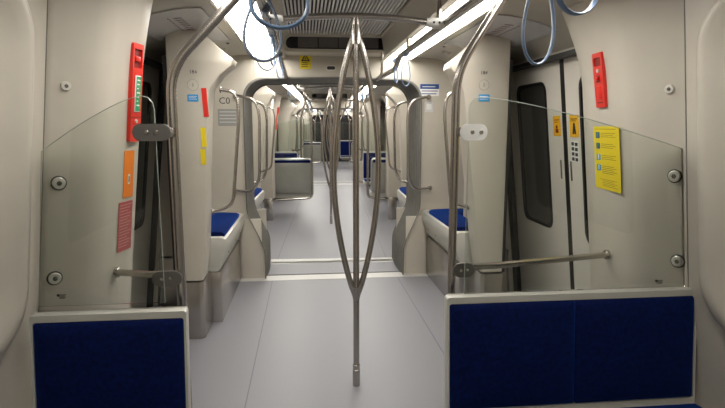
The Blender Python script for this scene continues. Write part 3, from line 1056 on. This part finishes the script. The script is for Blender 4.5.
# hand straps
def strap(x, y, zb, w, label, ztop=2.03, rot=0, m=STRAP, far=0, desc=None, hw=.013, th=.003, lean=0):
    t = thing('hand_strap', label, 'hand strap', (x, y, ztop), 'hanging hand straps', desc=desc, far=far)
    pts = []
    h = ztop - zb
    n = 28
    for i in range(n + 1):
        a = -math.pi + 2 * math.pi * i / n        # starts at the top
        yy = -math.cos(a)                         # 1 at top ... -1 bottom
        u = (1 - yy) / 2                           # 0 at the bottom -> 1 top
        u = (1 + math.cos(a)) / 2
        # teardrop: widest at a quarter of its height
        zz = zb + h * (1 - u) if True else 0
        wd = math.sin(a) * (1 - .72 * ((1 - u)) ** 1.3)
        pts.append((wd * w / 2 * 1.25, lean * (zz - ztop), zz))
    R = Matrix.Rotation(rot, 4, 'Z')
    P3 = [Vector((x, y, 0)) + R @ Vector(p) for p in pts[:-1]]
    ax = R @ Vector((0, 1, 0))
    MB().tube(P3, hw, 8, closed=True, flat=(ax, th)).build('loop', m, t, angle=70)
    MB().tube([(x, y - .018, ztop + .012), (x, y + .018, ztop + .012)], .0245, 12).build('rail_sleeve', m, t)
    return t


strap(-.345, 1.72, 1.80, .18, 'thick pale blue hand strap crossing the upper left light strip', rot=.1, hw=.012, th=.007)
strap(-.435, 2.2, 1.755, .15, 'thin slate hand strap loop hanging before the left light strip', m=WIREM, rot=.2, hw=.007, th=.006)
strap(-.45, 2.6, 1.76, .115, 'smaller thin strap loop hanging behind the slate loop', m=WIREM, rot=.5, hw=.004, th=.003)
strap(.505, 1.76, 1.705, .105, 'pale blue hand strap loop hanging clear before right doors', rot=-.1, hw=.013, th=.004, ztop=2.03)
strap(.50, 1.50, 1.815, .14, 'highest pale blue hand strap loop, beside the loop before right doors', rot=.2, hw=.013, th=.004)
strap(.487, 4.05, 1.80, .08, 'small pale blue strap hanging near the right end wall', m=STRAP, rot=.4, hw=.005, th=.003, far=3, desc='pale blue hand strap, right rail,')
strap(.487, 4.5, 1.86, .06, 'short pale blue strap where the right ceiling rail bends down', m=STRAP, rot=1.0, hw=.006, th=.003, far=3, desc='short blue hand strap by rail end, right side,')
strap(-.462, 4.2, 1.86, .07, 'short pale blue strap near end of the left ceiling rail', m=STRAP, rot=.9, hw=.006, th=.003, far=3, desc='pale blue hand strap, left rail,')
strap(-.462, 3.3, 1.86, .07, 'short strap on the left ceiling rail behind branching pole', m=STRAP, rot=1.3, hw=.006, th=.003, far=2, desc='second blue hand strap, left rail,')

# ------------------------------------------------------------------ seats, poles, screens of the car beyond (taller shells seen from behind)
FARSET = []
def far_set(k):
    a = len(THINGS)
    d = 'grey-backed transverse seat'
    t1 = seat(-1.40, -.66, 1, 'x', zt=.985, zb=.39, yf=2.30, rc=.065, group='transverse seats')
    t2 = seat(.30, 1.40, 2, 'x', zt=.985, zb=.39, yf=2.30, rc=.065, group='transverse seats')
    p1 = seat_pole(-1, -.60, 2.46, -.47, 'x', zs=1.66, low=True)
    p2 = seat_pole(1, .30, 2.46, .47, 'x', zs=1.66, low=True)
    g1 = glass(-1, -.62, -1.40, 2.41, .99, 'x')
    g2 = glass(1, .32, 1.42, 2.41, .99, 'x')
    cs = []
    for s in (-1, 1):
        t = thing('screen_post', 'x', 'post', (s * 1.1, 2.53, 0), 'cream posts behind the seats')
        MB().prism([(s * x, y) for x, y in ((.92, 2.45), (.89, 2.47), (.89, 2.57), (.92, 2.60), (1.40, 2.60), (1.40, 2.45))], 'z', .36, 2.0, .01).build('panel', CREAM, t)
        MB().box(min(s * .93, s * 1.06), max(s * .93, s * 1.06), 2.46, 2.59, 0, .37, .01).build('kick_plate', KICK, t)
        cs.append(t)
    return [(t1, 'single transverse seat'), (t2, 'double transverse seat'), (p1, 'steel pole by the single seat'), (p2, 'steel pole by the double seat'),
            (g1, 'glass screen at the single seat'), (g2, 'glass screen at the double seat'), (cs[0], 'cream post beside the single seat'), (cs[1], 'cream post beside the double seat')]


def kids(o): return [c for c in bpy.data.objects if c.parent == o]


CH = {}
def build_children():
    CH.clear()
    for c in bpy.data.objects:
        if c.parent: CH.setdefault(c.parent.name, []).append(c)


def copy_tree(o, M=None, deep=True):
    c = o.copy()
    COL.objects.link(c)
    if M is not None:
        c.matrix_basis = M @ o.matrix_basis
    for ch in CH.get(o.name, []):
        d = copy_tree(ch, None, deep)
        d.parent = c
    return c


FS = far_set(0)
build_children()
MOD = []
def Rz(d): return Matrix.Rotation(math.radians(d), 4, 'Z')
# each half car: where its end wall (local y = 5.2) or its open end (local y = 1.2) meets the previous one
def place_end(p, yaw):     # rotated half: local end wall at world point p, running away along heading yaw (to the right positive)
    return Matrix.Translation(p) @ Rz(180 - yaw) @ Matrix.Translation((0, -5.2, 0))
def place_open(p, yaw):
    return Matrix.Translation(p) @ Rz(-yaw) @ Matrix.Translation((0, -1.2, 0))
def fwd(p, yaw, d): return Vector((p[0] + math.sin(math.radians(yaw)) * d, p[1] + math.cos(math.radians(yaw)) * d, 0))
p = Vector((0, 5.8, 0))
yaw = 2.4
plan = []
plan.append((place_end(p, yaw), 'in the second car past the gangway', 1))
p = fwd(p, yaw, 4.0); 
plan.append((place_open(p, yaw), 'in the far half of second car', 2))
p = fwd(p, yaw, 4.0)
G2 = Matrix.Translation(p) @ Rz(-yaw) @ Matrix.Translation((0, -5.2, 0))
p = fwd(p, yaw + .5, .6)
yaw3 = 3.2
plan.append((place_end(p, yaw3), 'in the distant third car', 3))
p = fwd(p, yaw3, 4.0)
plan.append((place_open(p, yaw3), 'at the very far end', 3))
pend = fwd(p, yaw3, 4.0)

for i, (M, where, lv) in enumerate(plan):
    for o in list(STRUCT):
        copy_tree(o, M)
    for (o, desc, far) in THINGS:
        if far < lv: continue
        c = copy_tree(o, M)
        c['label'] = (desc + ' ' + where)
    for (o, desc) in FS:
        if i == 1 and o.name.startswith('screen_post'): continue
        c = copy_tree(o, M)
        if i == 0 and ('single' in desc):
            pass
        if i == 1 and o.name.startswith(('double_seat', 'glass_screen', 'seat_pole')) and 'double' in desc:
            c.location += M.to_3x3() @ Vector((.26, 0, 0))
            if o.name.startswith('double'): c.scale.x = .8
        c['label'] = (desc + ' ' + where)
for (o, _) in FS:
    for c in CH.get(o.name, []):
        for g_ in CH.get(c.name, []): bpy.data.objects.remove(g_)
        bpy.data.objects.remove(c)
    bpy.data.objects.remove(o)
for o in GANG:
    c = copy_tree(o, G2)
    if 'label' in c: c['label'] = 'ribbed dark grey rubber bellows around the second, distant gangway'
# far end wall
mm = Matrix.Translation(pend) @ Rz(-yaw3)
struct(MB().box(-1.5, 1.5, .3, .36, 0, 2.5).build('wall_far', DARK, M=mm), False)

# ------------------------------------------------------------------ closing the car behind the camera
YB = -3.2
struct(MB().box(-1.5, 1.5, YB, Y0, -.06, 0).build('floor', FLOOR), False)
struct(MB().box(-1.5, 1.5, YB, Y0, 2.45, 2.5).build('ceiling', CREAM2), False)
struct(MB().box(-1.5, 1.5, YB - .05, YB, 0, 2.5).build('wall_back', CREAM), False)
for s in (-1, 1):
    struct(MB().box(min(s * 1.42, s * 1.5), max(s * 1.42, s * 1.5), YB, .2, 0, 2.16).build('wall_' + SD[s], CREAM), False)
    prof = [(.745, 2.135), (.78, 2.16), (.95, 2.15), (1.12, 2.115), (1.28, 2.06), (1.40, 1.99), (1.5, 1.95), (1.5, 2.3), (.745, 2.3)]
    struct(MB().prism([(s * a, b) for a, b in prof], 'y', YB, Y0).build('ceiling', CREAM2, angle=25), False)
    struct(MB().prism([(s * a, b) for a, b in [(.485, 2.125), (.46, 2.13), (.45, 2.2), (.435, 2.30), (.42, 2.315), (.42, 2.5), (.485, 2.5)]], 'y', YB, Y0).build('ceiling', CREAM2, angle=25), False)
    t = thing('ceiling_light', 'glowing ceiling light strip behind the viewer, %s side' % SD[s], 'light', (s * .61, -1, 2.14), 'ceiling light strips')
    MB().box(min(s * .50, s * .73), max(s * .50, s * .73), YB + .02, -1.6, 2.138, 2.16).build('diffuser', LAMP, t)
    t = thing('ceiling_handrail', 'steel ceiling handrail behind the viewer, %s side' % SD[s], 'handrail', (s * .48, 0, 2.05), 'ceiling handrails')
    MB().tube([(s * (.49 if s > 0 else .46), -2, 2.05), (s * (.49 if s > 0 else .46), Y0, 2.05)], .019, 12).build('rail', STEEL, t)
